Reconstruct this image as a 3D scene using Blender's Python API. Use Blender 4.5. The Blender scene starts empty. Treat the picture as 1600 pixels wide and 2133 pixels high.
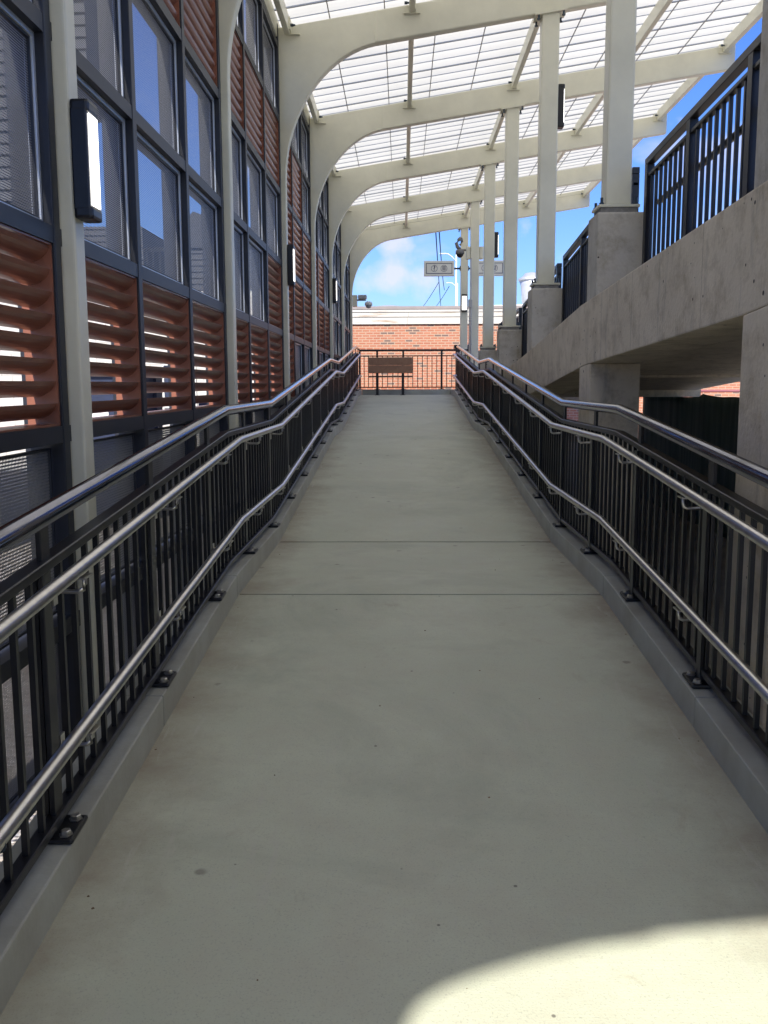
import bpy, bmesh, math, random
from mathutils import Vector, Matrix
random.seed(7)
S = bpy.context.scene
C = S.collection
R = math.radians

# ------------------------------------------------------------------ camera
PITCH, YAW, ROLL = 0.13569404, 0.01940938, -0.00354979
cd = bpy.data.cameras.new('camera')
cam = bpy.data.objects.new('camera', cd); C.objects.link(cam)
cy, sy = math.cos(YAW), math.sin(YAW)
f = Vector((-sy*math.cos(PITCH), cy*math.cos(PITCH), -math.sin(PITCH)))
a = Vector((cy, sy, 0)); u = a.cross(f)
r_ = a*math.cos(ROLL) + u*math.sin(ROLL); u_ = u*math.cos(ROLL) - a*math.sin(ROLL)
cam.matrix_world = Matrix(((r_.x, u_.x, -f.x, 0), (r_.y, u_.y, -f.y, 0), (r_.z, u_.z, -f.z, 0), (0, 0, 0, 1)))
cd.sensor_fit = 'VERTICAL'; cd.sensor_height = 24.0
cd.lens = 1950.0/2133.0*24.0
cd.clip_start = 0.05; cd.clip_end = 3000
S.camera = cam
S.view_settings.view_transform = 'Standard'; S.view_settings.look = 'None'
S.view_settings.exposure = 1.78; S.view_settings.gamma = 1
S.render.engine = 'CYCLES'
S.cycles.use_denoising = True
S.cycles.max_bounces = 10; S.cycles.diffuse_bounces = 5; S.cycles.glossy_bounces = 5
S.cycles.transmission_bounces = 6; S.cycles.transparent_max_bounces = 16
S.cycles.sample_clamp_indirect = 6

# ------------------------------------------------------------------ sky and sun
SUN = Vector((-0.19, -1.09, 1.0)).normalized()       # towards the sun
EL = math.asin(SUN.z); AZ = math.atan2(SUN.x, SUN.y)
W = bpy.data.worlds.new('World'); S.world = W; W.use_nodes = True
nt = W.node_tree; nt.nodes.clear()
def N(t, k, **kw):
    n = t.nodes.new(k)
    for p, v in kw.items(): setattr(n, p, v)
    return n
out = N(nt, 'ShaderNodeOutputWorld'); bg = N(nt, 'ShaderNodeBackground')
sky = N(nt, 'ShaderNodeTexSky', sky_type='NISHITA', sun_disc=False, sun_elevation=EL, sun_rotation=AZ)
sky.air_density = 1.3; sky.dust_density = 0.2; sky.ozone_density = 2.0; sky.altitude = 50
tc = N(nt, 'ShaderNodeTexCoord'); mp = N(nt, 'ShaderNodeMapping'); mp.inputs['Scale'].default_value = (5, 5, 11)
mp.inputs['Location'].default_value = (0.35, 0.0, 0.72)
nz = N(nt, 'ShaderNodeTexNoise'); nz.inputs['Scale'].default_value = 1.0; nz.inputs['Detail'].default_value = 6; nz.inputs['Roughness'].default_value = 0.52
rp = N(nt, 'ShaderNodeValToRGB'); rp.color_ramp.elements[0].position = 0.56; rp.color_ramp.elements[1].position = 0.74
mx = N(nt, 'ShaderNodeMix', data_type='RGBA')
nt.links.new(tc.outputs['Generated'], mp.inputs[0]); nt.links.new(mp.outputs[0], nz.inputs['Vector'])
nt.links.new(nz.outputs['Fac'], rp.inputs[0])
hm = N(nt, 'ShaderNodeMath', operation='MULTIPLY'); hm.inputs[1].default_value = 0.8
def cloudmask(cx, cz, sx_, sz_):      # a soft bank of cloud standing in one part of the sky
    sp = N(nt, 'ShaderNodeVectorMath', operation='SUBTRACT'); nt.links.new(tc.outputs['Generated'], sp.inputs[0])
    v = Vector((cx, 1, cz)).normalized(); sp.inputs[1].default_value = v
    sc = N(nt, 'ShaderNodeVectorMath', operation='MULTIPLY'); nt.links.new(sp.outputs[0], sc.inputs[0]); sc.inputs[1].default_value = (1/sx_, 1.2, 1/sz_)
    ln = N(nt, 'ShaderNodeVectorMath', operation='LENGTH'); nt.links.new(sc.outputs[0], ln.inputs[0])
    mr = N(nt, 'ShaderNodeMapRange'); mr.inputs[1].default_value = 0; mr.inputs[2].default_value = 1; mr.inputs[3].default_value = 1; mr.inputs[4].default_value = 0
    mr.interpolation_type = 'SMOOTHSTEP'; nt.links.new(ln.outputs['Value'], mr.inputs[0]); return mr.outputs[0]
def mth(op, a_, b_):
    m_ = N(nt, 'ShaderNodeMath', operation=op)
    for i_, v_ in enumerate((a_, b_)):
        if isinstance(v_, (int, float)): m_.inputs[i_].default_value = v_
        else: nt.links.new(v_, m_.inputs[i_])
    return m_.outputs[0]
ms_ = mth('ADD', mth('ADD', cloudmask(-.005, .112, .085, .036), mth('MULTIPLY', cloudmask(-.008, .146, .035, .018), .8)), mth('MULTIPLY', cloudmask(.09, .19, .05, .04), .5))
nz2 = N(nt, 'ShaderNodeTexNoise'); nz2.inputs['Scale'].default_value = 26; nz2.inputs['Detail'].default_value = 7; nz2.inputs['Roughness'].default_value = .55
nt.links.new(tc.outputs['Generated'], nz2.inputs['Vector'])
cm_ = N(nt, 'ShaderNodeMapRange'); cm_.inputs[1].default_value = .32; cm_.inputs[2].default_value = 1.05
nt.links.new(mth('SUBTRACT', mth('ADD', ms_, mth('MULTIPLY', nz2.outputs['Fac'], 2.2)), 1.1), cm_.inputs[0])
nt.links.new(mth('MAXIMUM', rp.outputs[0], cm_.outputs[0]), hm.inputs[0]); nt.links.new(hm.outputs[0], mx.inputs['Factor'])
hs = N(nt, 'ShaderNodeHueSaturation'); hs.inputs['Saturation'].default_value = 1.15; hs.inputs['Value'].default_value = .80; hs.inputs['Hue'].default_value = .5
nt.links.new(sky.outputs[0], hs.inputs['Color']); tn = N(nt, 'ShaderNodeMix', data_type='RGBA', blend_type='MULTIPLY'); tn.inputs['Factor'].default_value = 1; tn.inputs['B'].default_value = (.27, .375, .72, 1)
nt.links.new(hs.outputs[0], tn.inputs['A']); nt.links.new(tn.outputs['Result'], mx.inputs['A']); mx.inputs['B'].default_value = (2.75, 2.75, 3.3, 1)
nt.links.new(mx.outputs['Result'], bg.inputs[0]); bg.inputs[1].default_value = 0.095
nt.links.new(bg.outputs[0], out.inputs[0])
sl = bpy.data.lights.new('sun', 'SUN'); sl.energy = 2.3; sl.angle = R(0.55); sl.color = (1.0, 0.95, 0.87)
so = bpy.data.objects.new('sun', sl); C.objects.link(so)
so.rotation_euler = SUN.to_track_quat('Z', 'Y').to_euler()

# ------------------------------------------------------------------ materials
def mat(name, base=(.5, .5, .5), rough=.6, metal=0., spec=.5, noise=0., nscale=6., bump=0., bscale=60., base2=None, emit=None):
    m = bpy.data.materials.new(name); m.use_nodes = True; t = m.node_tree
    b = t.nodes['Principled BSDF']
    b.inputs['Base Color'].default_value = (*base, 1); b.inputs['Roughness'].default_value = rough
    b.inputs['Metallic'].default_value = metal; b.inputs['Specular IOR Level'].default_value = spec
    if emit:
        b.inputs['Emission Color'].default_value = (*emit[0], 1); b.inputs['Emission Strength'].default_value = emit[1]
    tc = N(t, 'ShaderNodeTexCoord')
    if noise or base2:
        n = N(t, 'ShaderNodeTexNoise'); n.inputs['Scale'].default_value = nscale; n.inputs['Detail'].default_value = 8
        n.inputs['Roughness'].default_value = .62
        t.links.new(tc.outputs['Object'], n.inputs['Vector'])
        x = N(t, 'ShaderNodeMix', data_type='RGBA')
        b2 = base2 or tuple(c*(1-noise) for c in base)
        x.inputs['A'].default_value = (*b2, 1); x.inputs['B'].default_value = (*[c*(1+noise*.5) for c in base], 1)
        rr = N(t, 'ShaderNodeMapRange'); rr.inputs[1].default_value = .3; rr.inputs[2].default_value = .7
        t.links.new(n.outputs['Fac'], rr.inputs[0]); t.links.new(rr.outputs[0], x.inputs['Factor'])
        t.links.new(x.outputs['Result'], b.inputs['Base Color'])
    if bump:
        n2 = N(t, 'ShaderNodeTexNoise'); n2.inputs['Scale'].default_value = bscale; n2.inputs['Detail'].default_value = 4
        t.links.new(tc.outputs['Object'], n2.inputs['Vector'])
        bp = N(t, 'ShaderNodeBump'); bp.inputs['Strength'].default_value = bump; bp.inputs['Distance'].default_value = .01
        t.links.new(n2.outputs['Fac'], bp.inputs['Height']); t.links.new(bp.outputs[0], b.inputs['Normal'])
    return m

M = {}
M['black'] = mat('black_paint', (.010, .0105, .013), .34, noise=.3, nscale=9)
M['blackwall'] = mat('black_aluminium', (.014, .016, .023), .45, noise=.2, nscale=5)
M['cream'] = mat('cream_paint', (.74, .72, .575), .38, noise=.13, nscale=2.2, bump=.04, bscale=40)
M['steel'] = mat('satin_stainless', (.60, .58, .55), .30, 1.0, noise=.14, nscale=22)
M['polished'] = mat('polished_stainless', (.27, .27, .30), .15, 1.0, noise=.12, nscale=14)
M['bolt'] = mat('stainless_bolt', (.55, .53, .50), .3, 1.0)
M['darkbolt'] = mat('dark_bolt', (.06, .08, .10), .4, .6)
M['alu'] = mat('mill_aluminium', (.66, .70, .76), .38, .5, noise=.1, nscale=10)
M['louvre'] = mat('copper_brown_paint', (.25, .094, .055), .32, noise=.18, nscale=7)
M['lens'] = mat('lamp_lens', (.9, .9, .88), .3, emit=((1, .97, .93), .8))
M['white'] = mat('white_sign_paint', (.78, .78, .72), .5, noise=.05)
M['navy'] = mat('navy_vinyl', (.02, .035, .12), .5)
M['brownwood'] = mat('brown_recycled_plank', (.37, .20, .12), .6, noise=.2, nscale=12, bump=.1)
M['grout'] = mat('grey_grout', (.27, .26, .24), .85, noise=.3, nscale=25, bump=.3)
M['grey'] = mat('grey_casting', (.45, .45, .45), .5, noise=.1)
M['darkgrey'] = mat('weathered_grey_casting', (.20, .20, .20), .5, noise=.2)
M['yellow'] = mat('yellow_panel', (.55, .42, .02), .5)
M['skipblue'] = mat('navy_steel', (.03, .04, .08), .5, noise=.3)
M['galv'] = mat('galvanised', (.62, .63, .64), .45, .5, noise=.1)
M['redpipe'] = mat('maroon_pipe', (.30, .10, .12), .5)
M['asphalt'] = mat('asphalt', (.055, .055, .056), .9, noise=.35, nscale=30, bump=.4)

def floor_mat():
    m = bpy.data.materials.new('grey_green_coated_concrete'); m.use_nodes = True; t = m.node_tree; b = t.nodes['Principled BSDF']
    L = t.links.new; tc = N(t, 'ShaderNodeTexCoord')
    def noise(s, d=8, r=.6, vec=None, dist=0.):
        n = N(t, 'ShaderNodeTexNoise'); n.inputs['Scale'].default_value = s; n.inputs['Detail'].default_value = d
        n.inputs['Roughness'].default_value = r; n.inputs['Distortion'].default_value = dist; L(vec or tc.outputs['Object'], n.inputs['Vector']); return n
    def ramp(src, p0, p1):
        q = N(t, 'ShaderNodeMapRange'); q.inputs[1].default_value = p0; q.inputs[2].default_value = p1; L(src, q.inputs[0]); return q.outputs[0]
    def mix(A, B, F, mode='MIX'):
        x = N(t, 'ShaderNodeMix', data_type='RGBA', blend_type=mode)
        for k, v in (('A', A), ('B', B)):
            if isinstance(v, tuple): x.inputs[k].default_value = (*v, 1)
            else: L(v, x.inputs[k])
        if isinstance(F, float): x.inputs['Factor'].default_value = F
        else: L(F, x.inputs['Factor'])
        return x.outputs['Result']
    c = mix((.45, .475, .37), (.53, .55, .43), ramp(noise(1.3).outputs['Fac'], .3, .7))
    c = mix(c, (.47, .47, .37), ramp(noise(5.5, 6, .7).outputs['Fac'], .42, .72))
    c = mix(c, (.35, .375, .295), ramp(noise(.75, 9, .72, None, .6).outputs['Fac'], .50, .74))
    c = mix(c, (.35, .31, .235), ramp(noise(2.1, 9, .75, None, 1.2).outputs['Fac'], .60, .78))
    # fine aggregate mottling
    sp = noise(190, 3, .6).outputs['Fac']
    c = mix(c, (.30, .31, .265), ramp(sp, .55, .80))
    # rust-brown dirt collected along the kerbs (grime has its own irregular shape)
    sx = N(t, 'ShaderNodeSeparateXYZ'); L(tc.outputs['Object'], sx.inputs[0])
    ab = N(t, 'ShaderNodeMath', operation='SUBTRACT'); L(sx.outputs[0], ab.inputs[0]); ab.inputs[1].default_value = .096
    a2 = N(t, 'ShaderNodeMath', operation='ABSOLUTE'); L(ab.outputs[0], a2.inputs[0])
    n3 = noise(2.4, 7, .7).outputs['Fac']
    ad = N(t, 'ShaderNodeMath', operation='MULTIPLY_ADD'); L(n3, ad.inputs[0]); ad.inputs[1].default_value = .75; L(a2.outputs[0], ad.inputs[2])
    c = mix(c, (.27, .225, .165), ramp(ad.outputs[0], 1.13, 1.52))
    # small dark spots and drips
    v = N(t, 'ShaderNodeTexVoronoi'); v.inputs['Scale'].default_value = 3.1; L(tc.outputs['Object'], v.inputs['Vector'])
    v.inputs['Randomness'].default_value = 1
    nn = noise(26, 3, .6).outputs['Fac']
    dd = N(t, 'ShaderNodeMath', operation='MULTIPLY_ADD'); L(nn, dd.inputs[0]); dd.inputs[1].default_value = .07; L(v.outputs['Distance'], dd.inputs[2])
    inv = N(t, 'ShaderNodeMapRange'); inv.inputs[1].default_value = .075; inv.inputs[2].default_value = .105; inv.inputs[3].default_value = .6; inv.inputs[4].default_value = 0
    L(dd.outputs[0], inv.inputs[0]); c = mix(c, (.14, .115, .095), inv.outputs[0])
    v2 = N(t, 'ShaderNodeTexVoronoi'); v2.inputs['Scale'].default_value = 5.3; L(tc.outputs['Object'], v2.inputs['Vector'])
    i2 = N(t, 'ShaderNodeMapRange'); i2.inputs[1].default_value = .024; i2.inputs[2].default_value = .036; i2.inputs[3].default_value = .75; i2.inputs[4].default_value = 0
    L(v2.outputs['Distance'], i2.inputs[0]); c = mix(c, (.07, .06, .055), i2.outputs[0])
    # thin scuffs
    mp = N(t, 'ShaderNodeMapping'); mp.inputs['Scale'].default_value = (9, 1.2, 1); mp.inputs['Rotation'].default_value = (0, 0, .5); L(tc.outputs['Object'], mp.inputs[0])
    c = mix(c, (.49, .48, .41), ramp(noise(1.7, 5, .7, mp.outputs[0]).outputs['Fac'], .60, .80))
    L(c, b.inputs['Base Color'])
    rg = ramp(noise(3.2).outputs['Fac'], .2, .8); rr = N(t, 'ShaderNodeMapRange'); L(rg, rr.inputs[0]); rr.inputs[3].default_value = .52; rr.inputs[4].default_value = .72
    L(rr.outputs[0], b.inputs['Roughness'])
    bp = N(t, 'ShaderNodeBump'); bp.inputs['Strength'].default_value = .22; bp.inputs['Distance'].default_value = .004; L(sp, bp.inputs['Height'])
    b2 = N(t, 'ShaderNodeBump'); b2.inputs['Strength'].default_value = .15; b2.inputs['Distance'].default_value = .03; L(noise(4).outputs['Fac'], b2.inputs['Height'])
    mb = N(t, 'ShaderNodeMapping'); mb.inputs['Scale'].default_value = (3, 170, 1); L(tc.outputs['Object'], mb.inputs[0])
    br_ = noise(1.0, 4, .6, mb.outputs[0]); b3 = N(t, 'ShaderNodeBump'); b3.inputs['Strength'].default_value = .18; b3.inputs['Distance'].default_value = .003; L(br_.outputs['Fac'], b3.inputs['Height'])
    L(bp.outputs[0], b3.inputs['Normal']); L(b3.outputs[0], b2.inputs['Normal']); L(b2.outputs[0], b.inputs['Normal'])
    return m
M['floor'] = floor_mat()
M['kerb'] = mat('grey_coated_kerb', (.46, .475, .43), .38, nscale=3.5, base2=(.33, .32, .27), bump=.08, bscale=60)

def concrete(name, c0, c1, stain=(.13, .125, .11)):
    m = bpy.data.materials.new(name); m.use_nodes = True; t = m.node_tree; b = t.nodes['Principled BSDF']; L = t.links.new
    tc = N(t, 'ShaderNodeTexCoord')
    n = N(t, 'ShaderNodeTexNoise'); n.inputs['Scale'].default_value = 1.6; n.inputs['Detail'].default_value = 10; n.inputs['Roughness'].default_value = .68
    L(tc.outputs['Object'], n.inputs['Vector'])
    q = N(t, 'ShaderNodeMapRange'); q.inputs[1].default_value = .3; q.inputs[2].default_value = .7; L(n.outputs['Fac'], q.inputs[0])
    x = N(t, 'ShaderNodeMix', data_type='RGBA'); x.inputs['A'].default_value = (*c0, 1); x.inputs['B'].default_value = (*c1, 1); L(q.outputs[0], x.inputs['Factor'])
    mp = N(t, 'ShaderNodeMapping'); mp.inputs['Scale'].default_value = (4.5, 4.5, .8); L(tc.outputs['Object'], mp.inputs[0])
    n2 = N(t, 'ShaderNodeTexNoise'); n2.inputs['Scale'].default_value = 1.5; n2.inputs['Detail'].default_value = 7; n2.inputs['Roughness'].default_value = .7; L(mp.outputs[0], n2.inputs['Vector'])
    q2 = N(t, 'ShaderNodeMapRange'); q2.inputs[1].default_value = .55; q2.inputs[2].default_value = .80; q2.inputs[4].default_value = .7; L(n2.outputs['Fac'], q2.inputs[0])
    x2 = N(t, 'ShaderNodeMix', data_type='RGBA'); L(x.outputs['Result'], x2.inputs['A']); x2.inputs['B'].default_value = (*stain, 1); L(q2.outputs[0], x2.inputs['Factor'])
    # bug holes
    v = N(t, 'ShaderNodeTexVoronoi'); v.inputs['Scale'].default_value = 13; L(tc.outputs['Object'], v.inputs['Vector'])
    n4 = N(t, 'ShaderNodeTexNoise'); n4.inputs['Scale'].default_value = 2.2; L(tc.outputs['Object'], n4.inputs['Vector'])
    md = N(t, 'ShaderNodeMath', operation='MULTIPLY_ADD'); L(n4.outputs['Fac'], md.inputs[0]); md.inputs[1].default_value = -.32; md.inputs[2].default_value = .225
    lt = N(t, 'ShaderNodeMath', operation='LESS_THAN'); L(v.outputs['Distance'], lt.inputs[0]); L(md.outputs[0], lt.inputs[1])
    x3 = N(t, 'ShaderNodeMix', data_type='RGBA'); L(x2.outputs['Result'], x3.inputs['A']); x3.inputs['B'].default_value = (.055, .05, .045, 1)
    L(lt.outputs[0], x3.inputs['Factor']); L(x3.outputs['Result'], b.inputs['Base Color'])
    # shutter-board joints and tie holes
    sx = N(t, 'ShaderNodeSeparateXYZ'); L(tc.outputs['Object'], sx.inputs[0])
    def saw(sock, per, off, wd):
        k = N(t, 'ShaderNodeMath', operation='MULTIPLY_ADD'); L(sock, k.inputs[0]); k.inputs[1].default_value = 1/per; k.inputs[2].default_value = off
        fr = N(t, 'ShaderNodeMath', operation='FRACT'); L(k.outputs[0], fr.inputs[0])
        cc_ = N(t, 'ShaderNodeMath', operation='SUBTRACT'); L(fr.outputs[0], cc_.inputs[0]); cc_.inputs[1].default_value = .5
        ab_ = N(t, 'ShaderNodeMath', operation='ABSOLUTE'); L(cc_.outputs[0], ab_.inputs[0])
        return ab_.outputs[0]
    sy_ = saw(sx.outputs[1], 1.22, .15, 0)
    jl = N(t, 'ShaderNodeMath', operation='LESS_THAN'); L(sy_, jl.inputs[0]); jl.inputs[1].default_value = .0035
    x4 = N(t, 'ShaderNodeMix', data_type='RGBA', blend_type='MULTIPLY'); L(x3.outputs['Result'], x4.inputs['A']); x4.inputs['B'].default_value = (.74, .72, .70, 1); L(jl.outputs[0], x4.inputs['Factor'])
    n6 = N(t, 'ShaderNodeTexNoise'); n6.inputs['Scale'].default_value = 5; n6.inputs['Detail'].default_value = 9; n6.inputs['Roughness'].default_value = .75; L(tc.outputs['Object'], n6.inputs['Vector'])
    q6 = N(t, 'ShaderNodeMapRange'); q6.inputs[1].default_value = .48; q6.inputs[2].default_value = .66; q6.inputs[4].default_value = 1; L(n6.outputs['Fac'], q6.inputs[0])
    x5 = N(t, 'ShaderNodeMix', data_type='RGBA', blend_type='MULTIPLY'); L(x4.outputs['Result'], x5.inputs['A']); x5.inputs['B'].default_value = (.70, .665, .61, 1); L(q6.outputs[0], x5.inputs['Factor'])
    L(x5.outputs['Result'], b.inputs['Base Color'])
    b.inputs['Roughness'].default_value = .85
    n5 = N(t, 'ShaderNodeTexNoise'); n5.inputs['Scale'].default_value = 45; n5.inputs['Detail'].default_value = 5; L(tc.outputs['Object'], n5.inputs['Vector'])
    bp = N(t, 'ShaderNodeBump'); bp.inputs['Strength'].default_value = .25; bp.inputs['Distance'].default_value = .01; L(n5.outputs['Fac'], bp.inputs['Height']); L(bp.outputs[0], b.inputs['Normal'])
    return m
M['concrete'] = concrete('cast_concrete', (.62, .535, .40), (.75, .65, .495))
M['plinth'] = concrete('plinth_concrete', (.48, .45, .385), (.60, .565, .485), (.27, .25, .21))

def translucent():
    m = bpy.data.materials.new('milky_translucent_sheet'); m.use_nodes = True; t = m.node_tree; t.nodes.clear(); L = t.links.new
    o = N(t, 'ShaderNodeOutputMaterial'); tr = N(t, 'ShaderNodeBsdfTranslucent'); df = N(t, 'ShaderNodeBsdfDiffuse'); mx = N(t, 'ShaderNodeMixShader')
    tc = N(t, 'ShaderNodeTexCoord'); n = N(t, 'ShaderNodeTexNoise'); n.inputs['Scale'].default_value = .9; n.inputs['Detail'].default_value = 5; L(tc.outputs['Object'], n.inputs['Vector'])
    x = N(t, 'ShaderNodeMix', data_type='RGBA'); x.inputs['A'].default_value = (.66, .63, .515, 1); x.inputs['B'].default_value = (.86, .825, .69, 1); L(n.outputs['Fac'], x.inputs['Factor'])
    L(x.outputs['Result'], tr.inputs[0]); df.inputs[0].default_value = (.8, .8, .76, 1); mx.inputs[0].default_value = .36
    L(tr.outputs[0], mx.inputs[1]); L(df.outputs[0], mx.inputs[2]); L(mx.outputs[0], o.inputs[0]); return m
M['sheet'] = translucent()
M['seam'] = mat('grey_seam_strip', (.30, .295, .30), .5)

def screen(name, pitch, fill, c=(.05, .05, .055), rough=.4, glass=False):
    """woven / perforated metal: holes where the two waves are both high"""
    m = bpy.data.materials.new(name); m.use_nodes = True; t = m.node_tree; b = t.nodes['Principled BSDF']; L = t.links.new
    tc = N(t, 'ShaderNodeTexCoord'); sx = N(t, 'ShaderNodeSeparateXYZ'); L(tc.outputs['Object'], sx.inputs[0])
    def wave(sock, ph=0.):
        k = N(t, 'ShaderNodeMath', operation='MULTIPLY'); L(sock, k.inputs[0]); k.inputs[1].default_value = 2*math.pi/pitch
        s = N(t, 'ShaderNodeMath', operation='SINE'); L(k.outputs[0], s.inputs[0]); return s.outputs[0]
    a_ = wave(sx.outputs[1]); b_ = wave(sx.outputs[2])
    s = N(t, 'ShaderNodeMath', operation='ADD'); L(a_, s.inputs[0]); L(b_, s.inputs[1])
    g = N(t, 'ShaderNodeMath', operation='GREATER_THAN'); L(s.outputs[0], g.inputs[0]); g.inputs[1].default_value = fill
    b.inputs['Base Color'].default_value = (*c, 1); b.inputs['Roughness'].default_value = rough
    if glass:
        x = N(t, 'ShaderNodeMix', data_type='RGBA'); x.inputs['A'].default_value = (*c, 1); x.inputs['B'].default_value = (.008, .009, .012, 1)
        L(g.outputs[0], x.inputs['Factor']); L(x.outputs['Result'], b.inputs['Base Color'])
        b.inputs['IOR'].default_value = 2.3; b.inputs['Roughness'].default_value = .03
        n = N(t, 'ShaderNodeTexNoise'); n.inputs['Scale'].default_value = 2.5; L(tc.outputs['Object'], n.inputs['Vector'])
        bp = N(t, 'ShaderNodeBump'); bp.inputs['Strength'].default_value = .05; bp.inputs['Distance'].default_value = .02; L(n.outputs['Fac'], bp.inputs['Height']); L(bp.outputs[0], b.inputs['Normal'])
    else:
        iv = N(t, 'ShaderNodeMath', operation='SUBTRACT'); iv.inputs[0].default_value = 1; L(g.outputs[0], iv.inputs[1]); L(iv.outputs[0], b.inputs['Alpha'])
        b.inputs['Metallic'].default_value = .3
    return m
M['pane'] = screen('woven_window_screen', .0085, -.25, (.30, .30, .32), .4)
M['mesh'] = screen('perforated_metal', .011, .45, (.27, .27, .275), .4)

def tarp():
    m = bpy.data.materials.new('dark_green_netting'); m.use_nodes = True; t = m.node_tree; b = t.nodes['Principled BSDF']; L = t.links.new
    tc = N(t, 'ShaderNodeTexCoord'); mp = N(t, 'ShaderNodeMapping'); mp.inputs['Scale'].default_value = (1, 6, .8); L(tc.outputs['Object'], mp.inputs[0])
    n = N(t, 'ShaderNodeTexNoise'); n.inputs['Scale'].default_value = 1.4; n.inputs['Detail'].default_value = 5; L(mp.outputs[0], n.inputs['Vector'])
    x = N(t, 'ShaderNodeMix', data_type='RGBA'); x.inputs['A'].default_value = (.05, .10, .088, 1); x.inputs['B'].default_value = (.14, .21, .19, 1)
    q = N(t, 'ShaderNodeMapRange'); q.inputs[1].default_value = .4; q.inputs[2].default_value = .7; L(n.outputs['Fac'], q.inputs[0]); L(q.outputs[0], x.inputs['Factor'])
    L(x.outputs['Result'], b.inputs['Base Color']); b.inputs['Roughness'].default_value = .6; return m
M['tarp'] = tarp()

def brick(name, c1, c2, mortar, bw, rh, ms, dark=None, sep='XZ', bias=0.):
    m = bpy.data.materials.new(name); m.use_nodes = True; t = m.node_tree; b = t.nodes['Principled BSDF']; L = t.links.new
    tc = N(t, 'ShaderNodeTexCoord'); sx = N(t, 'ShaderNodeSeparateXYZ'); L(tc.outputs['Object'], sx.inputs[0]); cb = N(t, 'ShaderNodeCombineXYZ')
    L(sx.outputs['XYZ'.index(sep[0])], cb.inputs[0]); L(sx.outputs['XYZ'.index(sep[1])], cb.inputs[1])
    k = N(t, 'ShaderNodeTexBrick'); L(cb.outputs[0], k.inputs['Vector']); k.inputs['Scale'].default_value = 1
    k.inputs['Color1'].default_value = (*c1, 1); k.inputs['Color2'].default_value = (*c2, 1); k.inputs['Mortar'].default_value = (*mortar, 1)
    k.inputs['Brick Width'].default_value = bw; k.inputs['Row Height'].default_value = rh; k.inputs['Mortar Size'].default_value = ms
    k.inputs['Mortar Smooth'].default_value = .1; k.inputs['Bias'].default_value = bias
    n = N(t, 'ShaderNodeTexNoise'); n.inputs['Scale'].default_value = 3; n.inputs['Detail'].default_value = 8; L(tc.outputs['Object'], n.inputs['Vector'])
    col = k.outputs['Color']
    if dark:
        k2 = N(t, 'ShaderNodeTexBrick'); L(cb.outputs[0], k2.inputs['Vector']); k2.inputs['Scale'].default_value = 1
        k2.inputs['Color1'].default_value = (0, 0, 0, 1); k2.inputs['Color2'].default_value = (1, 1, 1, 1); k2.inputs['Mortar'].default_value = (0, 0, 0, 1)
        k2.inputs['Brick Width'].default_value = bw; k2.inputs['Row Height'].default_value = rh; k2.inputs['Mortar Size'].default_value = ms
        g = N(t, 'ShaderNodeMath', operation='GREATER_THAN'); L(k2.outputs['Color'], g.inputs[0]); g.inputs[1].default_value = .9
        x = N(t, 'ShaderNodeMix', data_type='RGBA'); L(g.outputs[0], x.inputs['Factor']); L(col, x.inputs['A']); x.inputs['B'].default_value = (*dark, 1); col = x.outputs['Result']
    h = N(t, 'ShaderNodeMix', data_type='RGBA', blend_type='MULTIPLY'); h.inputs['Factor'].default_value = .35; L(col, h.inputs['A']); L(n.outputs['Color'], h.inputs['B'])
    br = N(t, 'ShaderNodeMix', data_type='RGBA', blend_type='MIX'); br.inputs['Factor'].default_value = .65
    L(h.outputs['Result'], br.inputs['A']); L(col, br.inputs['B'])
    L(br.outputs['Result'], b.inputs['Base Color']); b.inputs['Roughness'].default_value = .85
    bp = N(t, 'ShaderNodeBump'); bp.inputs['Strength'].default_value = .5; bp.inputs['Distance'].default_value = .006; bp.invert = True; L(k.outputs['Fac'], bp.inputs['Height']); L(bp.outputs[0], b.inputs['Normal'])
    return m
M['brick'] = brick('salmon_brick', (.40, .145, .082), (.49, .205, .115), (.50, .34, .24), .2, .0695, .011, dark=(.19, .125, .10))
M['block'] = brick('white_painted_block', (.62, .60, .55), (.70, .68, .63), (.50, .46, .42), .4, .2, .008)

def wood():
    m = bpy.data.materials.new('peeling_white_boards'); m.use_nodes = True; t = m.node_tree; b = t.nodes['Principled BSDF']; L = t.links.new
    tc = N(t, 'ShaderNodeTexCoord'); mp = N(t, 'ShaderNodeMapping'); mp.inputs['Scale'].default_value = (.55, 1, 7); L(tc.outputs['Object'], mp.inputs[0])
    n = N(t, 'ShaderNodeTexNoise'); n.inputs['Scale'].default_value = 1.7; n.inputs['Detail'].default_value = 8; n.inputs['Roughness'].default_value = .65; L(mp.outputs[0], n.inputs['Vector'])
    q = N(t, 'ShaderNodeMapRange'); q.inputs[1].default_value = .56; q.inputs[2].default_value = .68; L(n.outputs['Fac'], q.inputs[0])
    x = N(t, 'ShaderNodeMix', data_type='RGBA'); x.inputs['A'].default_value = (.58, .55, .48, 1); x.inputs['B'].default_value = (.36, .26, .17, 1); L(q.outputs[0], x.inputs['Factor'])
    L(x.outputs['Result'], b.inputs['Base Color']); b.inputs['Roughness'].default_value = .8; return m
M['boards'] = wood()

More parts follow.
